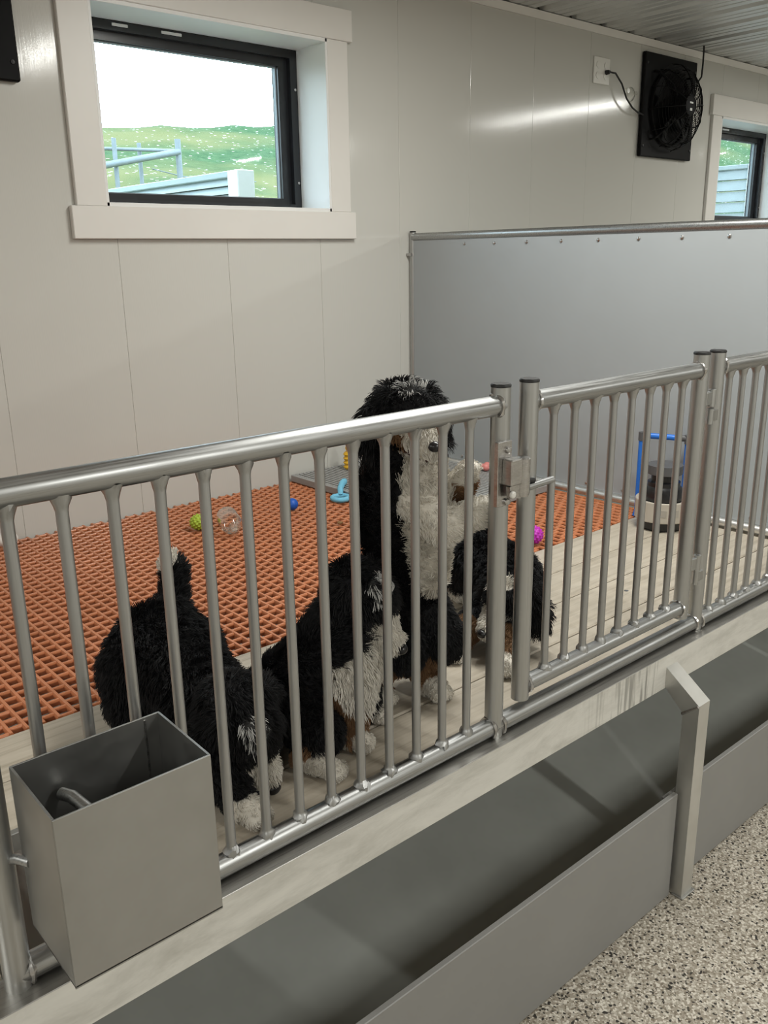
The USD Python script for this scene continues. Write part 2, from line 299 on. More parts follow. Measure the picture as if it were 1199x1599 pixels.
run_wall(5.98, 1.985, 3.04, 6.5, 'pale blue lap-sided wall outside the small window behind the fan', 10, .070)
t = Thing('outdoor_pipe_fence', 'galvanised pipe fence on the grass outside the large window, with a slanting rail', 'fence', (4.97, 9, 2.2))
t.part('post', rod((4.97, 9, 1.9), (4.97, 9, 2.66), .032), GALV); t.part('post', rod((4.62, 9.2, 1.9), (4.62, 9.2, 2.62), .022), GALV)
t.part('slanting_rail', rod((3.90, 9, 2.31), (4.97, 8.98, 2.535), .033), GALV)
t.part('rail', rod((4.22, 9.2, 2.54), (4.97, 9.05, 2.55), .018), GALV)
t.part('post', rod((4.27, 9.05, 1.9), (4.27, 9.05, 2.63), .024), GALV)
t.part('wire', tube([(4.7, 9.1, 2.36), (5.1, 9.2, 2.31), (5.7, 9.3, 2.29), (6.2, 9.4, 2.31)], .006, 6), GALV)
t = Thing('outdoor_gate', 'dark tubular farm gate with rungs at the left edge of the large window view', 'gate', (4.0, 9.3, 2.1))
t.part('gate_frame', tube([(3.7, 9.3, 2.62), (4.13, 9.3, 2.62), (4.19, 9.3, 2.56), (4.19, 9.3, 2.16), (4.13, 9.3, 2.10), (3.7, 9.3, 2.10)], .013, 8), GATE_DARK)
for k in range(4): t.part('rung', rod((3.7, 9.3, 2.20+k*.095), (4.19, 9.3, 2.20+k*.095), .009, 8), GATE_DARK)
t.part('upright', rod((3.98, 9.3, 2.1), (3.98, 9.3, 2.62), .009, 8), GATE_DARK)
single('field_stone', bumpy(ball((8.1, 11.2, 2.74), .19, 3, (1.5, 1, .42)), .03, 9), plain('pale_stone', (.26, .19, .15), .8), 'pale flat stone lying in the grass outside the large window', 'stone')

# ------------------------------------------------------------------ under the deck: pan, kick boards, beam, bracket
PZ = lambda y: .055 + (y-.87)*.245
single('drain_pan', hull([(X0+.1, .880, PZ(.880)), (X1-.1, .880, PZ(.880)), (X0+.1, 2.76, PZ(2.76)), (X1-.1, 2.76, PZ(2.76)), (X0+.1, .880, PZ(.880)-.01), (X1-.1, .880, PZ(.880)-.01), (X0+.1, 2.76, PZ(2.76)-.01), (X1-.1, 2.76, PZ(2.76)-.01)]), PAN,
       'dark grey sloping drain pan under the raised kennel deck', 'drain pan', smooth=False)
xb = 1.6033
t = Thing('kick_board', 'long grey kick board on the speckled floor, left of the bracket leg', 'board', (.5, .852, 0))
t.part('board', box(-2.0, xb-.012, .852, .864, .002, .272, .0015), KICK, smooth=False)
t = Thing('kick_board', 'grey kick board on the speckled floor, right of the bracket leg', 'board', (2.5, .866, 0))
t.part('board', box(xb-.035, 5.2, .8668, .8785, .002, .262, .0015), KICK, smooth=False)
bm = Thing('edge_beam', 'scuffed pale aluminium beam along the deck edge under the fence', 'beam', (0, .912, .5))
bm.part('web', box(-2.0, 6.5, .912, .920, .504, .5835, .001), BEAM, smooth=False)
bm.part('flange', box(-2.0, 6.5, .9121, .972, .5755, .5838, .0008), metal('flange_aluminium', (.40, .39, .37), .40, (6, 300, 300)), smooth=False)
t = Thing('support_bracket', 'bent square-tube aluminium bracket from the beam to the speckled floor', 'bracket', (xb, .83, 0))
def quad_tube(a, b, A, B):   # hull of two rectangles
    return hull(A+B)
z_ = lambda x0, x1, pts: [(x, y, z) for x in (x0, x1) for y, z in pts]
t.part('leg', hull(z_(xb, xb+.044, [(.828, .002), (.865, .002), (.865, .462), (.828, .492)])), BRACKET, smooth=False)
t.part('arm', hull(z_(xb, xb+.044, [(.828, .492), (.865, .462), (.912, .555), (.912, .508)])), BRACKET, smooth=False)
w = t.part('weld', bumpy(tube([(xb-.001, .829, .491), (xb-.001, .866, .461)], .0035, 8), .0015, 300), STEEL)
t.part('foot_plate', box(xb-.004, xb+.05, .822, .8515, 0, .004, .001), ALU_SHEET, smooth=False)

# ------------------------------------------------------------------ deck planks
HOLE = (.21, .385, .972, 1.262)
t = Thing('plank_deck', 'weathered tan deck planks with grooved joints behind the fence', 'decking', (1, 1.2, ZP-.03))
joints = [.974, 1.116, 1.262, 1.404, 1.555]
for k in range(4):
    y0, y1 = joints[k]+.0022, joints[k+1]-.0022
    xa = HOLE[1] if k < 2 else -1.6
    t.part('plank', box(xa, 2.535, y0, y1, ZP-.032, ZP, .003), PLANK, smooth=False)
    if k < 2: t.part('plank', box(-1.6, HOLE[0], y0, y1, ZP-.032, ZP, .003), PLANK, smooth=False)
    t.part('plank', box(2.59, 5.2, y0, y1, ZP-.032, ZP, .003), PLANK, smooth=False)
for y in (1.19, 1.47):
    for x in (.62, 1.24, 1.86):
        t.part('screw_head', lathe([(.006, ZP-.001), (.006, ZP+.0008), (0, ZP+.0012)], (x, y, 0), 10), STEEL)
t = Thing('chute_liner', 'white sloping chute liner inside the gap behind the feed bin', 'chute', (.3, 1.1, .45))
t.part('liner', hull([(x, y, z) for x in (HOLE[0]+.004, HOLE[1]-.004) for y, z in ((.985, .56), (1.12, .43), (.985, .55), (1.12, .42))]), WHITE_REVEAL, smooth=False)
t.part('rim_strip', box(HOLE[0]+.001, HOLE[1]-.001, 1.247, 1.2605, ZP-.03, ZP+.001, .001), ALU_SHEET, smooth=False)

# ------------------------------------------------------------------ orange coated grating
gr = Thing('rubber_grating', 'orange coated open grating covering the kennel floor behind the planks', 'grating', (1, 2.1, ZP-.02))
PX, PY, ZG = .0307, .0345, ZP-.006
GX0, GX1, GY0, GY1 = -.90, 2.548, 1.557, 2.762
nbx = int((GX1-GX0)/PX)
def bar_prof(w, h):      # a rounded coated bar's cross-section, (across, down)
    return [(-w*.28, 0), (w*.28, 0), (w*.5, -h*.2), (w*.44, -h*.42), (w*.12, -h), (-w*.12, -h), (-w*.44, -h*.42), (-w*.5, -h*.2)]
def bar(a, b, w, h):
    a, b = np.array(a), np.array(b); d = (b-a)/np.linalg.norm(b-a); s = np.array([d[1], -d[0], 0]); P = bar_prof(w, h); k = len(P)
    V = [a+s*p+np.array([0, 0, q]) for p, q in P]+[b+s*p+np.array([0, 0, q]) for p, q in P]; F = []
    for i in range(k):
        j = (i+1) % k; F += [(i, k+i, k+j), (i, k+j, j)]
    for i in range(1, k-1): F += [(0, i, i+1), (k, k+i+1, k+i)]
    return trimesh.Trimesh(np.array(V), np.array(F), process=False)
rungs = []
for i in range(nbx+1):
    x = GX0+i*PX
    ys = np.linspace(GY0, GY1, 26); P = []
    gr.part('long_bar', bar((x, GY0, ZG+.006), (x, GY1, ZG+.006), .0100, .019), GRATE, smooth=50)
    if i < nbx:
        y = GY0+.006+(i % 2)*PY/2
        while y < GY1-.004:
            rungs.append((x, y)); y += PY
def px_of(x, y, z):
    d = np.array([x, y, z-1.43]); return 599.5+FPX*(d@cr)/(d@fw), 799.5-FPX*(d@cu)/(d@fw), d@fw
seen = [(px_of(x, y, ZG)[2], x, y) for x, y in rungs if -10 < px_of(x, y, ZG)[0] < 1209]
near = {(x, y) for _, x, y in sorted(seen)[:300]}
rung = lambda x, y: bar((x+.003, y, ZG+.0045), (x+PX-.003, y, ZG+.0052), .0098, .0145)
rest = []
for x, y in rungs:
    if (x, y) in near: gr.part('cross_bar', rung(x, y), GRATE, smooth=50)
    else: rest.append(rung(x, y))
gr.part('cross_bars', cat_(rest), GRATE, smooth=50, kind='stuff')
single('grating_ledge', box(-.92, 2.55, 1.545, 1.556, ZP-.10, ZP-.034, 0), ALU_X, 'aluminium ledge under the joint between planks and grating', 'ledge', smooth=False)

# ------------------------------------------------------------------ divider between the pens
XD = 2.56
dv = Thing('pen_divider', 'solid grey divider panel in an aluminium pipe frame between the pens', 'partition', (XD, 1.9, ZP))
dv.part('board', box(XD-.008, XD+.008, .985, 2.735, .617, 1.492, .001), PVC_GREY, smooth=False)
dv.part('top_rail', rod((XD, .96, 1.503), (XD, 2.742, 1.503), .0155, 20), ALU_X)
dv.part('bottom_rail', rod((XD-.012, .97, .603), (XD-.012, 2.742, .603), .0145, 20), metal('pale_rail', (.72, .715, .70), .4, (300, 6, 300)))
p = dv.part('post', rod((XD, 2.746, ZP), (XD, 2.746, 1.523), .0125, 20), ALU_POST)
dv.part('post_cap', lathe([(.0128, 1.521), (.0128, 1.526), (0, 1.527)], (XD, 2.746, 0), 20), BLACK_CAP, parent=p)
dv.part('wall_clamp', cat_([tube([(XD-.014, 2.737, 1.434), (XD-.014, 2.766, 1.434)], .006, 10), lathe([(.0155, 1.427), (.0155, 1.441)], (XD, 2.746, 0), 20)]), STEEL)
for k in range(10):
    y = 2.446-k*.1545
    dv.part('screw', lathe([(.0065, 0), (.006, .0025), (.003, .004), (0, .0043)], (XD-.008, y, 1.472), 12, (-1, 0, 0)), STEEL)
    dv.part('screw', lathe([(.0065, 0), (.006, .0025), (.003, .004), (0, .0043)], (XD-.008, y, .634), 12, (-1, 0, 0)), STEEL)

# ------------------------------------------------------------------ fence and gate
RR = .0167; ZT, ZB, ZGB = 1.1925, .602, .6565
def picket(x, z0, z1, seed):
    r = .0074
    m = lathe([(.0128, z0-.003), (.0125, z0+.004), (.0100, z0+.009), (r, z0+.013), (r, z1-.018), (.0088, z1-.012), (.0112, z1-.004), (.0135, z1+.004)], (x, YF, 0), 14)
    v = np.array(m.vertices); e = (np.abs(v[:, 2]-z0) < .011) | (np.abs(v[:, 2]-z1) < .011)
    d = meshkit.fbm(v*260+seed, 2)-.5; c = np.array([x, YF, 0]); out = v-c; out[:, 2] = 0
    v[e] += (out*(d*.75)[:, None])[e]; m.vertices = v; return m
def weld_ring(c, axis, r, seed):
    x, y, d = frame_of(axis); a = np.linspace(0, 2*np.pi, 28, endpoint=False)
    P = np.asarray(c)+r*(np.cos(a)[:, None]*x+np.sin(a)[:, None]*y)
    return bumpy(tube(P, .0038+.0012*np.sin(a*5+seed), 6, closed=True), .0016, 160, seed)
def post(t, x, z0, z1, foot=False):
    p = t.part('post', rod((x, YF, z0), (x, YF, z1-.003), RR, 24), ALU_POST)
    t.part('post_cap', bumpy(lathe([(RR+.0004, z1-.004), (RR+.0008, z1-.001), (RR-.001, z1+.0015), (0, z1+.002)], (x, YF, 0), 24), .0008, 300), BLACK_CAP, parent=p)
    return p
fe = Thing('kennel_fence', 'welded aluminium fence of upright bars on the deck edge, on both sides of the gate', 'fence', (1, YF, .5835))
XA, XB, XGL, XGR, XL = 1.0805, 1.774, 1.1527, 1.708, .222
fe.part('top_rail', rod((XL, YF, ZT), (XA, YF, ZT), RR, 28), ALU_X)
fe.part('bottom_rail', rod((XL, YF, ZB), (XB, YF, ZB), RR, 28), ALU_X)
fe.part('top_rail', rod((XB, YF, ZT), (5.0, YF, ZT), RR, 28), ALU_X)
fe.part('bottom_rail', rod((XB, YF, ZB), (5.0, YF, ZB), RR, 28), ALU_X)
for x in (XL, XA, XB):
    p = post(fe, x, .5835, 1.2265)
    s = -1 if x == XA else 1
    fe.part('weld', weld_ring((x+s*RR*.75, YF, ZT), (1, 0, 0), RR+.001, x), STEEL, parent=p)
    for q in ((-1, 1) if x != XL else (1,)):
        fe.part('weld', weld_ring((x+q*RR*.8, YF, ZB), (1, 0, 0), RR+.001, x), STEEL, parent=p)
for i in range(13): fe.part('picket', picket(.2841+.0603*i, ZB+RR-.003, ZT-RR+.003, i*3.1), ALU_Z)
for i in range(52): fe.part('picket', picket(1.8324+.0600*i, ZB+RR-.003, ZT-RR+.003, i*2.3), ALU_Z)
# hinge knuckles on the fence post
for z in (1.091, .724): fe.part('hinge_pin', cat_([lathe([(0, -.017), (.007, -.017), (.007, .016), (0, .016)], (1.741, YF-.012, z), 14), box(1.741, 1.768, YF-.016, YF-.008, z-.012, z+.012)]), ALU_POST)
# latch on post
yl = YF-RR
lp = fe.part('latch', box(1.053, 1.087, yl-.005, yl+.004, 1.026, 1.136, .001), STEEL, smooth=False, label='steel gate latch with spring housing')
fe.part('latch_housing', cut(box(1.0635, 1.0905, yl-.026, yl-.004, 1.064, 1.108, .002)), STEEL, parent=lp, smooth=False)
fe.part('latch_barrel', lathe([(0, 1.040), (.012, 1.040), (.0135, 1.046), (.0135, 1.104), (.012, 1.106), (0, 1.107)], (1.1035, yl-.014, 0), 24), STEEL, parent=lp)
fe.part('latch_keeper', hull([(1.066, yl-.02, 1.062), (1.098, yl-.02, 1.068), (1.068, yl-.02, 1.042), (1.094, yl-.02, 1.038), (1.066, yl-.012, 1.062), (1.098, yl-.012, 1.068), (1.068, yl-.012, 1.042), (1.094, yl-.012, 1.038)]), STEEL, parent=lp, smooth=False)
for x, z in ((1.0705, 1.049), (1.076, 1.121), (1.075, 1.033)):
    fe.part('bolt_head', lathe([(.006, 0), (.006, .004), (.004, .0055), (0, .006)], (x, yl-(.021 if z == 1.049 else .005), z), 14, (0, -1, 0)), PLASTIC_WHITE if z == 1.049 else STEEL, parent=lp)
fe.part('plunger', rod((1.108, yl-.012, 1.066), (1.137, yl-.012, 1.060), .0045), BLACK_CAP, parent=lp)

ga = Thing('kennel_gate', 'aluminium gate of upright bars with a latch bar, between the black-capped posts', 'gate', (1.43, YF, .63))
ga.part('top_rail', rod((XGL, YF, ZT-.002), (XGR, YF, ZT-.002), RR, 28), ALU_X)
ga.part('bottom_rail', rod((XGL, YF, ZGB), (XGR, YF, ZGB), RR-.001, 28), ALU_X)
for x, s in ((XGL, 1), (XGR, -1)):
    p = post(ga, x, .632, 1.2275)
    for z in (ZT-.002, ZGB): ga.part('weld', weld_ring((x+s*RR*.8, YF, z), (1, 0, 0), RR+.0005, x*3+z), STEEL, parent=p)
for i in range(8): ga.part('picket', picket(1.2214+.0599*i, ZGB+RR-.004, ZT-RR+.001, i*1.7+5), ALU_Z)
ga.part('latch_bar', rod((1.118, yl-.012, 1.050), (1.187, yl-.012, 1.053), .0062), ALU_X, label='round latch bar welded across the gate post')
for z in (1.130, .758): ga.part('hinge_eye', bumpy(cat_([lathe([(.004, -.018), (.0085, -.018), (.0085, .018), (.004, .018)], (1.741, YF-.012, z), 14), box(1.714, 1.741, YF-.016, YF-.007, z-.014, z+.014)]), .0008, 200), ALU_POST)

# ------------------------------------------------------------------ feed bin on the fence
bx0, bx1, by0, by1, bz0, bz1, w = .2425, .4265, .803, .930, .672, .883, .0028
fb = Thing('feed_bin', 'open-topped grey sheet-metal feed bin hung on the front of the fence', 'bin', ((bx0+bx1)/2, .86, bz0))
fb.part('front_plate', box(bx0, bx1, by0, by0+w, bz0-.002, bz1, .0006), ALU_SHEET, smooth=False)
fb.part('back_plate', box(bx0, bx1, by1-w, by1, bz0, bz1+.004, .0006), ALU_SHEET, smooth=False)
fb.part('side_plate', hull([(x, y, z) for x in (bx0, bx0+w) for y, z in ((by0+w, bz0), (by0+w, bz1), (by1-w, bz1+.004), (by1-w, bz0))]), ALU_SHEET, smooth=False)
fb.part('side_plate', hull([(x, y, z) for x in (bx1-w, bx1) for y, z in ((by0+w, bz0), (by0+w, bz1), (by1-w, bz1+.004), (by1-w, bz0))]), ALU_SHEET, smooth=False)
fb.part('bottom_plate', box(bx0, bx1, by0, by1, bz0, bz0+w, .0006), ALU_SHEET, smooth=False)
fb.part('corner_seam', box(bx1-.022, bx1-.0195, by1-w-.0012, by1-w+.0005, bz0, bz1, 0), STEEL, smooth=False)
fb.part('divider_rod', tube([(bx0+.05, by1-.012, .835), (bx0+.055, by1-.03, .838), (bx0+.07, by0+.05, .822), (bx0+.078, by0+.01, .80)], .0075, 14), ALU_X)
fb.part('mounting_stub', tube([(XL+.010, YF-.012, .765), (bx0-.006, .930, .768), (bx0+.003, .912, .769)], .0060, 14), ALU_X)

# ------------------------------------------------------------------ fan, outlet, cords, hook on the back wall
def wall_fan(label, x0, x1, z0, z1):
    cx, cz = (x0+x1)/2, (z0+z1)/2; y = YW-.022; R = .205
    t = Thing('wall_fan', label, 'fan', (cx, YW, cz))
    ring = lathe([(R-.02, -.06), (R-.02, .02)], (cx, y, cz), 48, (0, 1, 0))
    t.part('mounting_plate', box(x0, x1, y-.004, y+.018, z0, z1, .004), FAN_BLACK, smooth=False)
    t.part('shroud_ring', lathe([(.188, -.002), (.186, .014), (.180, .018), (.174, .014), (.174, -.002)], (cx, y-.004, cz), 56, (0, -1, 0)), FAN_BLACK)
    bl = []
    for k in range(5):
        a = k*2*math.pi/5+.4; V = []
        for s in (0, 1):
            for rr, dth, tilt in ((.045, .28, .02), (.10, .36, .022), (.165, .33, .018)):
                for q in (-1, 1):
                    th = a+q*dth*(.8 if q > 0 else 1); V.append((cx+rr*math.cos(th), y-.04+q*tilt+s*.002, cz+rr*math.sin(th)))
        V = np.array(V); F = []
        for s in (0, 6):
            for i in (0, 2): F += [(s+i, s+i+1, s+i+3), (s+i, s+i+3, s+i+2)]
        F += [(4, 5, 11), (4, 11, 10), (0, 2, 8), (0, 8, 6), (2, 4, 10), (2, 10, 8), (1, 7, 9), (1, 9, 3), (3, 9, 11), (3, 11, 5)]
        t.part('blade', trimesh.Trimesh(V, np.array(F), process=False), FAN_BLACK, smooth=False)
    mo = t.part('motor', lathe([(0, 0), (.052, 0), (.056, .01), (.056, .10), (.050, .118), (.03, .122), (0, .122)], (cx, y-.008, cz), 32, (0, -1, 0)), FAN_BLACK)
    t.part('motor_label', box(cx-.018, cx+.012, y-.1315, y-.1298, cz+.008, cz+.016, 0), SLIT, parent=mo, smooth=False)
    t.part('motor_label', box(cx-.014, cx+.008, y-.1315, y-.1298, cz-.026, cz-.014, 0), SLIT, parent=mo, smooth=False)
    dome = lambda rr: y-.012-.118*math.sqrt(max(0, 1-((rr-.05)/.158)**2))**.9
    for rr in np.linspace(.055, .206, 15):
        a = np.linspace(0, 2*np.pi, 56, endpoint=False)
        P = np.stack([cx+rr*np.cos(a), np.full(56, dome(rr)), cz+rr*np.sin(a)], -1)
        t.part('guard_ring', tube(P, .0016, 5, closed=True), FAN_BLACK)
    for k in range(12):
        a = k*math.pi/6+.1; P = [(cx+rr*math.cos(a), dome(rr)-.002, cz+rr*math.sin(a)) for rr in np.linspace(.05, .208, 12)]
        t.part('guard_spoke', tube(P, .0026, 5), FAN_BLACK)
    for k in range(4):
        a = k*math.pi/2+math.pi/4; d = np.array([math.cos(a), math.sin(a)])
        P = [(cx+d[0]*.05, y-.07, cz+d[1]*.05), (cx+d[0]*.13, y-.075, cz+d[1]*.13), (cx+d[0]*.215, y-.03, cz+d[1]*.215), (cx+d[0]*.225, y-.004, cz+d[1]*.225)]
        t.part('mounting_arm', tube(P, .006, 8), FAN_BLACK)
    for sx in (x0+.018, x1-.018):
        for sz in (z0+.05, z1-.05): t.part('plate_screw', lathe([(.007, 0), (.006, .003), (0, .004)], (sx, y-.004, sz), 10, (0, -1, 0)), BLACK_CAP)
    for sx in (x0+.05, x1-.05): t.part('plate_mount', box(sx-.02, sx+.02, y+.016, YW-.0005, cz-.02, cz+.02, 0), FAN_BLACK, smooth=False)
wall_fan('black wall fan with wire guard high on the wall by the right-hand window', 4.145, 4.628, 1.9025, 2.388)
wall_fan('black wall fan cut off by the left edge beside the large window', .545, 1.030, 1.924, 2.41)
t = Thing('wall_outlet', 'white double electrical outlet plate high on the wall left of the fan', 'outlet', (3.81, YW, 2.26))
t.part('cover_plate', box(3.750, 3.876, YW-.008, YW, 2.204, 2.322, .003), PLASTIC_WHITE, smooth=False)
for x in (3.782, 3.843):
    for z in (2.240, 2.286): t.part('socket', lathe([(.016, 0), (.016, .002), (.013, .0025), (0, .0025)], (x, YW-.008, z), 20, (0, -1, 0)), PLASTIC_WHITE, label=None)
t = Thing('fan_cord', 'black power cord drooping from the outlet to the fan', 'cord', (3.95, YW-.03, 2.2))
t.part('cable', tube([(3.843, YW-.028, 2.258), (3.885, YW-.034, 2.256), (3.94, YW-.035, 2.215), (3.985, YW-.035, 2.155), (4.04, YW-.034, 2.118), (4.09, YW-.032, 2.102), (4.142, YW-.030, 2.094)], .0042, 10), CORD)
t.part('plug', lathe([(0, .022), (.007, .021), (.010, .012), (.011, .0), (0, .0)], (3.843, YW-.0105, 2.258), 16, (0, -1, 0)), CORD)
single('hanging_cable', tube([(4.55, YW-.10, ZC-.002), (4.553, YW-.10, 2.36), (4.548, YW-.10, 2.30), (4.52, YW-.095, 2.27)], .0045, 8), CORD, 'thin black cable dropping from the ceiling to the fan guard', 'cable')
t = Thing('clear_hook', 'small clear plastic hook stuck on the wall between outlet and fan', 'hook', (4.07, YW, 2.186))
t.part('suction_cup', lathe([(.034, .001), (.03, .006), (.018, .014), (.008, .020), (0, .021)], (4.07, YW, 2.186), 24, (0, -1, 0)), CLEAR)
t.part('knob', ball((4.07, YW-.027, 2.186), .009, 2), CLEAR)
single('wall_bumper', rod((4.02, YW-.001, 2.196), (4.02, YW-.02, 2.196), .012), CLEAR, 'tiny clear bumper stud on the wall beside the clear hook', 'stud')

# ------------------------------------------------------------------ slatted tray and the appliance
tx0, tx1, ty0, ty1, tz = 1.905, 2.525, 1.955, 2.752, ZP+.001
t = Thing('slatted_tray', 'flat grey slatted drain tray lying on the orange grating against the wall', 'tray', ((tx0+tx1)/2, 2.3, tz))
t.part('frame', cut(box(tx0, tx1, ty0, ty1, tz, tz+.026, .002), box(tx0+.012, tx1-.012, ty0+.012, ty1-.012, tz+.004, tz+.1, 0)), TRAY, smooth=False)
ns = 34
for k in range(ns):
    x = tx0+.018+(tx1-tx0-.036)*k/(ns-1)
    t.part('slat', box(x-.0048, x+.0048, ty0+.010, ty1-.010, tz+.010, tz+.027, .001), TRAY, smooth=False)

unit_ = lambda a: np.asarray(a, float)/np.linalg.norm(a)
ax, ay = 2.418, 1.437
BLUE = toy('blue_tube_paint', (.02, .16, .62), .35); BEIGE = plain('beige_band', (.47, .43, .37), .5); DGREY = plain('dark_grey_plastic', (.09, .09, .095), .5); BLK = plain('black_gloss_plastic', (.012, .012, .013), .25)
t = Thing('carry_appliance', 'small round black and beige appliance with blue tube handle by the grey divider', 'appliance', (ax, ay, ZP))
t.part('base', lathe([(0, ZP+.0005), (.066, ZP+.0005), (.068, ZP+.006), (.068, ZP+.034), (0, ZP+.034)], (ax, ay, 0), 40), BLK)
bd = t.part('beige_band', lathe([(.064, ZP+.030), (.082, ZP+.031), (.084, ZP+.034), (.084, ZP+.094), (.082, ZP+.097), (.064, ZP+.092)], (ax, ay, 0), 48), BEIGE)
for a in (-2.55, -2.1, -1.65):
    d = np.array([math.cos(a), math.sin(a), 0]); t.part('raised_badge', hull([np.array([ax, ay, ZP+.064])+d*rr+np.array([-d[1], d[0], 0])*q*.010+np.array([0, 0, h]) for rr in (.082, .0850) for q in (-1, 1) for h in (-.011, .011)]), plain('badge_%d' % int(-a*100), (.36, .33, .29), .5), parent=bd, smooth=False)
t.part('dome', lathe([(.060, ZP+.090), (.060, ZP+.118), (.056, ZP+.132), (.050, ZP+.137), (.050, ZP+.150), (.035, ZP+.155), (0, ZP+.157)], (ax, ay, 0), 40), BLK)
t.part('neck', lathe([(0, ZP+.150), (.040, ZP+.150), (.040, ZP+.178), (0, ZP+.178)], (ax, ay, 0), 32), BLK)
t.part('collar', lathe([(0, ZP+.176), (.054, ZP+.176), (.055, ZP+.180), (.055, ZP+.204), (0, ZP+.206)], (ax, ay, 0), 40), DGREY)
ld = np.array([.753, -.658, 0]); L = np.array([2.470, 1.560, 0]); R = np.array([2.522, 1.425, 0])
ld = unit_(R-L)
for E in (L, R):
    lg = t.part('side_tube', tube([E+[0, 0, ZP+.012], E+[0, 0, ZP+.262]], .0095, 16), BLUE)
    t.part('tube_foot', lathe([(0, ZP+.0005), (.015, ZP+.0005), (.011, ZP+.014), (.0095, ZP+.02)], (E[0], E[1], 0), 16), BLUE, parent=lg)
    t.part('corner_joint', cat_([tube([E+[0, 0, ZP+.255], E+[0, 0, ZP+.283]], .0115, 16), tube([E+[0, 0, ZP+.272], E+[0, 0, ZP+.272]+(ld if E is L else -ld)*.022], .0105, 16)]), DGREY)
t.part('handle_bar', rod(L+[0, 0, ZP+.272]+ld*.02, R+[0, 0, ZP+.272]-ld*.02, .0095), BLUE)

# ------------------------------------------------------------------ toys
zt0 = ZP+.001
def spiky(c, r, n, amp, s=(1, 1, 1)):
    m = trimesh.creation.icosphere(4, 1.0); v = np.array(m.vertices); k = np.arange(n)+.5
    ph = np.arccos(1-2*k/n); th = np.pi*(1+5**.5)*k; P = np.stack([np.cos(th)*np.sin(ph), np.sin(th)*np.sin(ph), np.cos(ph)], -1)
    d = cKDTree(P).query(v)[0]; v = v*(1+amp*np.clip(1-d/(1.5/math.sqrt(n)), 0, 1))[:, None]*r*np.array(s)
    m.vertices = v+np.asarray(c); return m
single('rubber_ball', ball((1.672, 2.416, zt0+.021), .021, 3), toy('ball_blue', (.01, .10, .50)), 'small dark blue rubber ball on the orange grating', 'ball', smooth=True)
single('spiky_ball', spiky((1.985, 1.60, zt0+.029), .026, 70, .16), toy('ball_magenta', (.46, .02, .42)), 'magenta spiky ball at the edge of the orange grating behind the gate', 'ball', smooth=True)
single('nubby_toy', spiky((1.325, 2.44, zt0+.026), .026, 90, .18, (1.25, 1.1, .95)), toy('toy_green', (.36, .48, .04)), 'yellow-green nubby chew toy beside the clear bottle', 'toy', smooth=True)
t = Thing('clear_bottle', 'crumpled clear plastic bottle lying on the orange grating', 'bottle', (1.37, 2.33, zt0))
d = np.array([-.35, -.9, 0]); d /= np.linalg.norm(d)
bb = lathe([(0, 0), (.025, .001), (.034, .008), (.036, .02), (.033, .035), (.036, .05), (.0335, .065), (.036, .08), (.034, .095), (.022, .115), (.012, .124), (.012, .14)], (1.40, 2.40, zt0+.038), 32, d)
t.part('bottle_body', bumpy(bb, .003, 40), CLEAR); t.part('bottle_neck_ring', lathe([(.012, .122), (.0145, .124), (.0145, .129), (.012, .131)], (1.40, 2.40, zt0+.038), 24, d), CLEAR)
LB = toy('rope_light_blue', (.18, .52, .72), .7)
t = Thing('ring_toy', 'light blue rubber tug toy with a ring end near the slatted tray', 'toy', (1.9, 2.42, zt0))
a = np.linspace(0, 2*np.pi, 30, endpoint=False)
t.part('ring', bumpy(tube(np.stack([1.868+.030*np.cos(a), 2.392+.030*np.sin(a), np.full(30, zt0+.011)], -1), .0095, 10, closed=True), .001, 150), LB)
t.part('stem', bumpy(tube([(1.884, 2.412, zt0+.014), (1.893, 2.425, zt0+.034), (1.925, 2.455, zt0+.041), (1.95, 2.475, zt0+.041), (1.962, 2.485, zt0+.041)], (.010, .011, .012, .013, .009), 12), .001, 150), LB)
YEL = toy('toy_yellow', (.72, .42, .02))
t = Thing('ribbed_toy', 'yellow ribbed chew toy standing on the tray, just left of the upright dog', 'toy', (2.125, 2.655, tz+.03))
c = np.array([2.125, 2.655, tz+.0275])
t.part('ribbed_body', lathe([(0, 0)]+[(.020+(.006 if k % 2 else 0), .004+k*.0085) for k in range(9)]+[(0, .078)], c, 24), YEL)
t.part('knob', ball(c+[0, 0, .088], .017, 2), YEL)
PINK = toy('toy_pink', (.70, .25, .23))
t = Thing('bone_toy', 'pink rubber bone toy on the tray by the divider', 'toy', (2.44, 2.32, tz+.03))
c = np.array([2.472, 2.302, tz+.043]); d = np.array([.55, -.83, 0]); q = np.array([.83, .55, 0])
t.part('bone', cat_([tube([c-d*.045, c+d*.045], .0115, 12)]+[ball(c+d*s*.048+q*w*.012, .0155, 2) for s in (-1, 1) for w in (-1, 1)]), PINK, smooth=True)
single('white_chew', bumpy(ball((.800, 2.70, zt0+.024), .026, 3, (1.3, 1, .9)), .004, 40), toy('toy_white', (.72, .70, .66)), 'white chew toy at the left edge near the wall', 'toy', smooth=True)
single('crumb', bumpy(ball((1.685, 2.165, zt0+.006), .009, 2, (1.2, .9, .6)), .003, 120), BROWN_CRUMB, 'small brown crumb on the orange grating left of the upright dog', 'crumb', smooth=True)

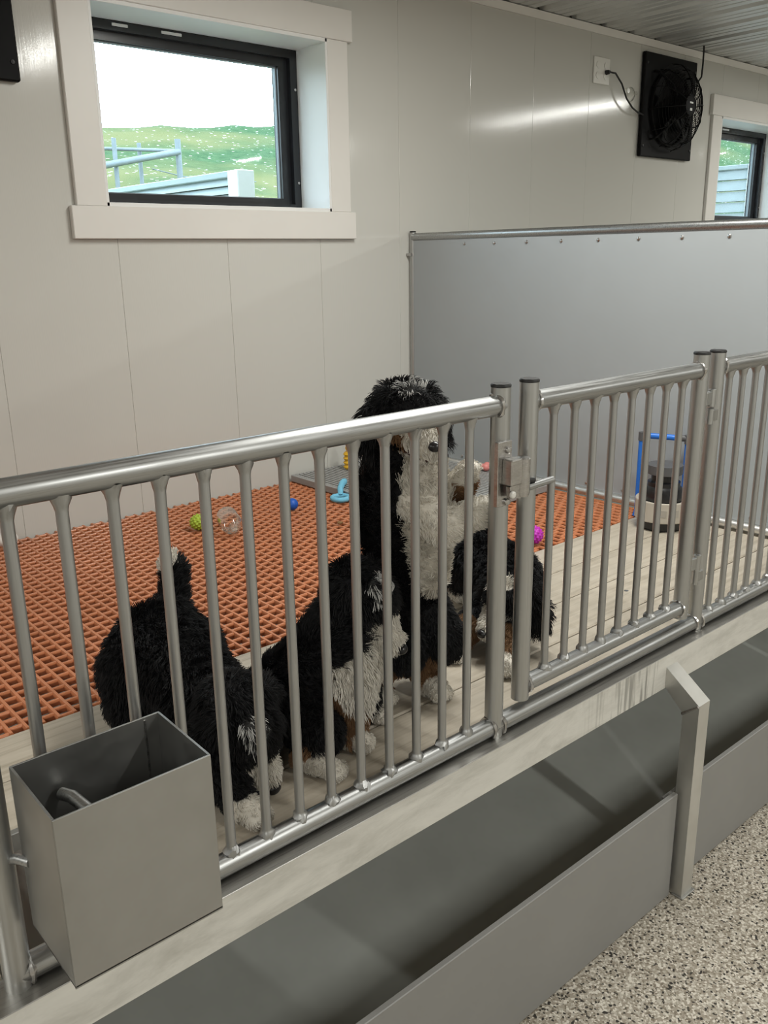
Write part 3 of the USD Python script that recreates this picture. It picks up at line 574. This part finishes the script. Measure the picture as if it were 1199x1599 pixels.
# ------------------------------------------------------------------ dogs: one smooth-blended body each, fur strands as a child
COAT = np.array([(.010, .010, .011), (.66, .62, .55), (.20, .115, .06), (.05, .05, .05), (.07, .035, .032)])
BODY = mat('dog_coat', {'a': ('attribute', {'attribute': 'coat'}), 'p': ('principled_bsdf', {'roughness': .75, 'specular_ior_level': .15})}, [('a.color', 'p.base_color')])
FUR = [plain('fur_'+n_, c_, .55, var=.15, scale=90, spec=.22) for n_, c_ in (('black', (.010, .010, .0112)), ('white', (.70, .665, .60)), ('tan', (.22, .125, .066)), ('grey', (.58, .575, .56)))]
NOSE = plain('dog_nose', (.010, .009, .010), .3); EYE = plain('dog_eye', (.012, .007, .004), .08); TONGUE = plain('dog_tongue', (.55, .16, .17), .35)
def unit(a): a = np.asarray(a, float); return a/np.linalg.norm(a)
def seg(a, b, ra, rb, col=0, ln=.026, k=.022, flat=None): return dict(a=np.array(a, float), b=np.array(b, float), ra=ra, rb=rb, col=col, ln=ln, k=k, flat=flat)
def sdf(q, p):
    d = q-p['a']; ba = p['b']-p['a']
    h = np.clip((d@ba)/max(ba@ba, 1e-9), 0, 1); e = d-h[:, None]*ba
    if p['flat'] is not None:
        n_, s = p['flat']; e = e+(e@n_)[:, None]*n_*(s-1)
    return np.linalg.norm(e, axis=1)-(p['ra']+(p['rb']-p['ra'])*h)
def field(q, prims):
    f = None
    for p in prims:
        d = sdf(q, p)
        if f is None: f = d
        else:
            t = np.clip(.5+.5*(f-d)/p['k'], 0, 1); f = f*(1-t)+d*t-p['k']*t*(1-t)
    return f
def surface_nets(prims, h):
    lo = np.min([np.minimum(p['a'], p['b'])-max(p['ra'], p['rb']) for p in prims], 0)-.03
    hi = np.max([np.maximum(p['a'], p['b'])+max(p['ra'], p['rb']) for p in prims], 0)+.03
    N = np.ceil((hi-lo)/h).astype(int)+1
    g = np.stack(np.meshgrid(*[lo[i]+h*np.arange(N[i]) for i in range(3)], indexing='ij'), -1)
    f = np.concatenate([field(c, prims) for c in np.array_split(g.reshape(-1, 3), 12)]).reshape(N)
    s = f < 0; C = [(i, j, k) for i in (0, 1) for j in (0, 1) for k in (0, 1)]
    sl = lambda A, o: A[o[0]:N[0]-1+o[0], o[1]:N[1]-1+o[1], o[2]:N[2]-1+o[2]]
    tot = sum(sl(s, o).astype(int) for o in C); act = (tot > 0) & (tot < 8)
    I = np.argwhere(act); num = np.full(act.shape, -1); num[act] = np.arange(len(I))
    P = np.zeros((len(I), 3)); W = np.zeros(len(I))
    for o in C:
        for ax in range(3):
            if o[ax]: continue
            o2 = list(o); o2[ax] = 1
            f0 = f[tuple((I+o).T)]; f1 = f[tuple((I+o2).T)]; m = (f0 < 0) != (f1 < 0)
            t = np.where(m, f0/np.where(m, f0-f1, 1), 0); pt = I+np.array(o, float); pt[:, ax] += t
            P[m] += pt[m]; W[m] += 1
    V = lo+h*P/W[:, None]; F = []
    for ax in range(3):
        b, c = (ax+1) % 3, (ax+2) % 3
        n_ = list(N); n_[ax] -= 1
        A = np.take(s, range(N[ax]-1), ax); B = np.take(s, range(1, N[ax]), ax)
        E = np.argwhere(A != B); E = E[(E[:, b] > 0) & (E[:, c] > 0) & (E[:, b] < N[b]-1) & (E[:, c] < N[c]-1)]
        eb, ec = np.eye(3, dtype=int)[b], np.eye(3, dtype=int)[c]
        q = np.stack([num[tuple((E-o).T)] for o in (eb+ec, ec, 0*eb, eb)], 1)
        flip = ~A[tuple(E.T)]; q[flip] = q[flip][:, ::-1]; F.append(q)
    F = np.vstack(F); F = np.vstack([F[:, [0, 1, 2]], F[:, [0, 2, 3]]])
    return trimesh.Trimesh(V, F, process=False)
def head(c, f, up, s, blaze=3, cheek=2, ears=True, muzzle=1):
    c = np.array(c, float); f = unit(f); r = unit(np.cross(f, up)); u = np.cross(r, f)
    at = lambda x, y, z: c+s*(x*f+y*r+z*u); P = []
    P.append(seg(at(-.014, 0, 0), at(.02, 0, .004), .050*s, .047*s, 0, .024))
    P.append(seg(at(.034, 0, .016), at(.042, 0, .008), .034*s, .030*s, 0, .016))
    for w in (-1, 1):
        P.append(seg(at(.022, w*.028, -.02), at(.045, w*.018, -.024), .028*s, .022*s, cheek if w else 0, .018, .016))
    P.append(seg(at(.055, 0, -.014), at(.098, 0, -.024), .033*s, .0255*s, muzzle, .015, .016))
    P.append(seg(at(.05, 0, -.036), at(.088, 0, -.044), .019*s, .013*s, muzzle, .014, .010))
    P.append(seg(at(.096, 0, -.0385), at(.060, 0, -.032), .0185*s, .022*s, 4, .002, .006))
    P.append(seg(at(.054, 0, .020), at(.026, 0, .044), .010*s, .013*s, blaze, .026, .010))
    P.append(seg(at(.068, 0, .004), at(.056, 0, .02), .008*s, .010*s, blaze, .014, .010))
    P.append(seg(at(.012, .012, .05), at(.036, .012, .040), .010*s, .011*s, blaze, .028, .010))
    if ears:
        for w in (-1, 1):
            P.append(seg(at(-.012, w*.042, .026), at(-.004, w*.066, -.018), .018*s, .022*s, 0, .026, .014, (unit(r+.2*u), 1.5)))
            P.append(seg(at(-.004, w*.066, -.018), at(.002, w*.070, -.058), .022*s, .021*s, 0, .034, .014, (unit(r), 1.6)))
    face = dict(nose=(at(.1265, 0, -.017), at(.1265, 0, -.017)-.006*s*u, f, r, u, s), eyes=[at(.0555, w*.0235, .008) for w in (-1, 1)], s=s, tongue=(at(.092, .004, -.046), at(.116, .007, -.062), r))
    return P, face
def paw(p, d, r=.021, col=1):
    """A foot on the ground at p pointing along d, with four toes."""
    p = np.array(p, float); d = unit(d); x = unit(np.cross(d, (0, 0, 1))); P = [seg(p-d*.010, p+d*.014, r*.95, r*.88, col, .009, .012)]
    for q in (-1.3, -.45, .45, 1.3):
        P.append(seg(p+d*.016+x*q*.011-np.array([0, 0, .004]), p+d*(.029-.003*abs(q))+x*q*.012-np.array([0, 0, .006]), .0095, .009, col, .008, .006))
    return P
def limb(pts, rs, cols, ln=.018, k=.02): return [seg(pts[i], pts[i+1], rs[i], rs[i+1], cols[i], ln, k) for i in range(len(pts)-1)]
def dog(name, label, prims, face, base, n_fur, seed, tongue=False, floor=ZP):
    rng = np.random.default_rng(seed)
    t = Thing('dog', label, 'dog', base)
    m = surface_nets(prims, .0042); v, f = np.asarray(m.vertices), np.asarray(m.faces)
    jit = (np.stack([meshkit.fbm(v*55+s_*9, 3) for s_ in range(3)], -1)-.5)*.028
    D = np.stack([sdf(v+jit, p) for p in prims], 1); own = D.argmin(1)
    col = np.array([p['col'] for p in prims])[own]; ln = np.array([p['ln'] for p in prims])[own]
    flow = np.array([unit(p['b']-p['a']+1e-6)*.8+np.array([0, 0, -.55]) for p in prims])[own]
    v = np.array(v); lowpart = v[:, 2] < floor+.003; v[lowpart, 2] = floor+.003
    m.vertices = v; nrm = np.asarray(m.vertex_normals)
    body = fresh(t.path, 'body'); write_mesh(body, v-t.base, f, nrm, BODY, COAT[col])
    # fur strands, four points each, gathered into wavy locks
    A = m.area_faces; tri = rng.choice(len(f), n_fur, p=A/A.sum()); w = rng.dirichlet((1, 1, 1), n_fur)
    P = (v[f[tri]]*w[:, :, None]).sum(1); Nn = nrm[f[tri]].mean(1); Nn /= np.linalg.norm(Nn, axis=1, keepdims=True)
    c = col[f[tri, 0]]; g_ = c == 3; c = np.where(g_, np.where(np.sin(P[:, 0]*310+P[:, 1]*240+2*np.sin(P[:, 2]*130))+rng.normal(0, .5, n_fur) > -.35, 3, 0), c); L = .66*ln[f[tri, 0]]*rng.uniform(.7, 1.25, n_fur); fl = flow[f[tri, 0]]
    fl = fl-(fl*Nn).sum(1)[:, None]*Nn; fl /= np.maximum(np.linalg.norm(fl, axis=1, keepdims=True), 1e-6)
    wav = np.stack([meshkit.fbm(P*75+s_*5.1+seed, 2) for s_ in range(3)], -1)-.5
    d = Nn*.62+fl*.75+wav*1.3+rng.normal(0, .12, (n_fur, 3)); d /= np.linalg.norm(d, axis=1, keepdims=True)
    tip = P+d*L[:, None]
    cl = rng.choice(n_fur, n_fur//12, replace=False); j = cKDTree(P[cl]).query(P)[1]; same = c[cl][j] == c
    tipc = tip.copy(); tipc[same] = tip[same]*.62+tip[cl][j][same]*.38
    bend = np.array([0, 0, -1.])*.22+wav[:, ::-1]*.5
    p1 = P*.45+tipc*.55+Nn*L[:, None]*.10; p3 = tipc+bend*L[:, None]*.28
    S = np.stack([P-Nn*.002, p1, p3], 1); S[..., 2] = np.maximum(S[..., 2], floor+.0015)
    for ci, nm in enumerate(('black_fur', 'white_fur', 'tan_fur', 'grey_fur')):
        s = S[c == ci]
        if not len(s): continue
        pth = fresh(t.path, nm); bc = UsdGeom.BasisCurves.Define(stage, pth)
        bc.CreateTypeAttr('linear'); bc.CreateCurveVertexCountsAttr(Vt.IntArray.FromNumpy(np.full(len(s), 3, np.int32)))
        bc.CreatePointsAttr(Vt.Vec3fArray.FromNumpy(np.ascontiguousarray((s-t.base).reshape(-1, 3), np.float32)))
        bc.CreateWidthsAttr(Vt.FloatArray.FromNumpy(np.tile(np.array([.0010, .0009, .0003], np.float32), len(s)))); bc.SetWidthsInterpolation('vertex')
        UsdShade.MaterialBindingAPI.Apply(bc.GetPrim()).Bind(FUR[ci]); meta(bc.GetPrim(), kind='stuff')
    c0, c1, ff, rr, uu, s = face['nose']
    nm_ = ball((0, 0, 0), .0110*s, 3, (.85, 1.1, .85)); nv = np.asarray(nm_.vertices)
    nm_.vertices = c0+nv[:, :1]*ff+nv[:, 1:2]*rr+nv[:, 2:3]*uu; t.part('nose', nm_, NOSE, smooth=True)
    for e in face['eyes']: t.part('eye', ball(e, .0085*s, 3), EYE, smooth=True)
    if tongue:
        a, b, r_ = face['tongue']; t.part('tongue', hull([a+r_*.006, a-r_*.006, b+r_*.007, b-r_*.007, (a+b)/2+r_*.009, (a+b)/2-r_*.009, a+r_*.005+(0, 0, -.003), a-r_*.005+(0, 0, -.003), b+(0, 0, -.004)]), TONGUE, smooth=True)
NF = 42000
# --- upright dog with its forepaws on the bars
P, F3 = head((1.024, 1.115, 1.170), (-.32, -.90, -.20), (0, -.2, 1), .97)
P = [seg((1.086, 1.188, .790), (1.026, 1.147, 1.005), .064, .071, 0, .028, .03)] + P
P += [seg((1.022, 1.145, 1.02), (1.012, 1.125, 1.13), .062, .048, 0, .026), seg((1.062, 1.095, .86), (1.035, 1.085, 1.00), .030, .048, 1, .026), seg((1.035, 1.08, 1.03), (1.02, 1.075, 1.105), .044, .030, 1, .024)]
P += limb([(1.015, 1.085, 1.01), (1.035, 1.035, .975), (1.076, .992, 1.000)], (.034, .028, .023), (1, 1), .014) + paw((1.080, .988, 1.004), (.6, -.3, .3), .021)
P += limb([(1.075, 1.115, 1.03), (1.102, 1.075, .995), (1.088, 1.04, 1.045)], (.034, .024, .021), (0, 2)) + paw((1.087, 1.036, 1.055), (0, -.5, .8), .021, 1)
P += limb([(1.048, 1.205, .775), (1.030, 1.145, .70), (1.012, 1.20, .640), (1.005, 1.185, .606)], (.054, .040, .024, .020), (0, 2, 2)) + paw((1.002, 1.178, .606), (-.1, -1, 0))
P += limb([(1.108, 1.19, .775), (1.118, 1.125, .705), (1.105, 1.185, .645), (1.100, 1.135, .608)], (.058, .042, .026, .021), (0, 2, 2)) + paw((1.098, 1.122, .607), (-.1, -1, 0), .023)
P += [seg((1.085, 1.245, .76), (1.10, 1.31, .70), .024, .02, 0), seg((1.10, 1.31, .70), (1.10, 1.36, .62), .02, .014, 0)]
dog('dog', 'black, white and tan puppy standing upright against the fence bars', P, F3, (1.07, 1.17, ZP), NF, 3)
# --- sitting dog
P, F2 = head((.920, 1.135, .853), (.24, -.66, -.58), (.0, -.3, 1), 1.0, blaze=3, cheek=0)
P = [seg((.802, 1.218, .660), (.872, 1.147, .752), .068, .063, 0, .028, .03)] + P
P += [seg((.868, 1.145, .765), (.910, 1.140, .825), .060, .050, 0, .026), seg((.868, 1.112, .735), (.872, 1.10, .69), .040, .034, 1, .030), seg((.905, 1.115, .755), (.895, 1.105, .725), .034, .034, 1, .028)]
P += limb([(.864, 1.115, .70), (.866, 1.10, .65), (.858, 1.090, .607)], (.036, .026, .020), (2, 2)) + paw((.858, 1.084, .604), (.5, -.8, 0), .017)
P += limb([(.905, 1.145, .70), (.930, 1.145, .65), (.942, 1.14, .607)], (.034, .026, .020), (0, 0)) + paw((.945, 1.135, .604), (.7, -.6, 0), .017)
P += limb([(.778, 1.16, .660), (.788, 1.090, .640), (.762, 1.095, .612)], (.052, .035, .020), (0, 2)) + [seg((.758, 1.09, .602), (.764, 1.062, .601), .015, .015, 1, .010)] + paw((.768, 1.050, .603), (.5, -.8, 0), .016)
P += [seg((.805, 1.28, .62), (.81, 1.33, .605), .022, .016, 0)]
dog('dog', 'black puppy sitting with white chest and muzzle, tongue out, looking down to the right', P, F2, (.84, 1.14, ZP), NF, 5, tongue=True)
# --- standing dog with its tail up, sniffing at the rail
P, F1 = head((.643, 1.112, .722), (.24, -.42, -.86), (.0, -.95, .3), 1.10, blaze=3, cheek=0)
P = [seg((.668, 1.42, .722), (.650, 1.20, .700), .088, .064, 0, .028, .03)] + P
P += [seg((.650, 1.20, .70), (.652, 1.130, .71), .060, .050, 0, .026)]
P += [seg((.61, 1.42, .70), (.60, 1.40, .645), .060, .046, 0), seg((.73, 1.42, .70), (.735, 1.40, .645), .060, .046, 0)]
P += limb([(.60, 1.40, .645), (.60, 1.43, .62), (.60, 1.40, .606)], (.046, .026, .021), (0, 2)) + paw((.60, 1.39, .606), (0, -1, 0))
P += limb([(.735, 1.40, .645), (.735, 1.43, .62), (.735, 1.40, .606)], (.046, .026, .021), (0, 2)) + paw((.735, 1.39, .606), (0, -1, 0))
P += limb([(.612, 1.17, .685), (.600, 1.10, .64), (.603, 1.045, .610)], (.044, .032, .021), (0, 0)) + paw((.605, 1.030, .607), (.2, -1, 0), .023)
P += limb([(.672, 1.18, .685), (.676, 1.15, .64), (.676, 1.12, .607)], (.034, .026, .018), (0, 1)) + paw((.676, 1.112, .605), (0, -1, 0))
P += [seg((.690, 1.485, .755), (.745, 1.505, .770), .030, .026, 0, .024), seg((.745, 1.505, .770), (.763, 1.525, .835), .026, .025, 0, .020, .012), seg((.756, 1.527, .848), (.757, 1.53, .856), .022, .017, 1, .018, .010)]
dog('dog', 'black puppy with white-tipped tail raised, head lowered to the rail beside the feed bin', P, F1, (.66, 1.28, ZP), NF, 8)
# --- dog behind the gate posts
P, F4 = head((1.385, 1.165, .712), (-.92, -.04, -.36), (-.3, -.2, 1), .96, blaze=1, cheek=1)
P = [seg((1.555, 1.49, .695), (1.475, 1.26, .700), .076, .070, 0, .028, .03)] + P
P += [seg((1.475, 1.26, .70), (1.405, 1.18, .705), .062, .050, 0, .026)]
P += limb([(1.43, 1.20, .675), (1.34, 1.135, .645), (1.287, 1.10, .608)], (.042, .028, .020), (0, 2)) + paw((1.282, 1.094, .606), (-.6, -.8, 0))
P += limb([(1.43, 1.26, .675), (1.33, 1.235, .64), (1.255, 1.22, .608)], (.042, .028, .020), (0, 2)) + paw((1.248, 1.216, .606), (-.8, -.5, 0), .02)
P += limb([(1.51, 1.47, .67), (1.51, 1.44, .63), (1.505, 1.45, .607)], (.056, .030, .021), (0, 2)) + paw((1.50, 1.44, .606), (-.3, -1, 0))
P += limb([(1.60, 1.47, .67), (1.60, 1.44, .63), (1.60, 1.45, .607)], (.056, .030, .021), (0, 2)) + paw((1.60, 1.44, .606), (-.3, -1, 0))
P += [seg((1.58, 1.56, .72), (1.62, 1.63, .70), .026, .018, 0)]
dog('dog', 'black puppy half hidden behind the gate posts, head lowered and turned left', P, F4, (1.47, 1.3, ZP), NF, 11)
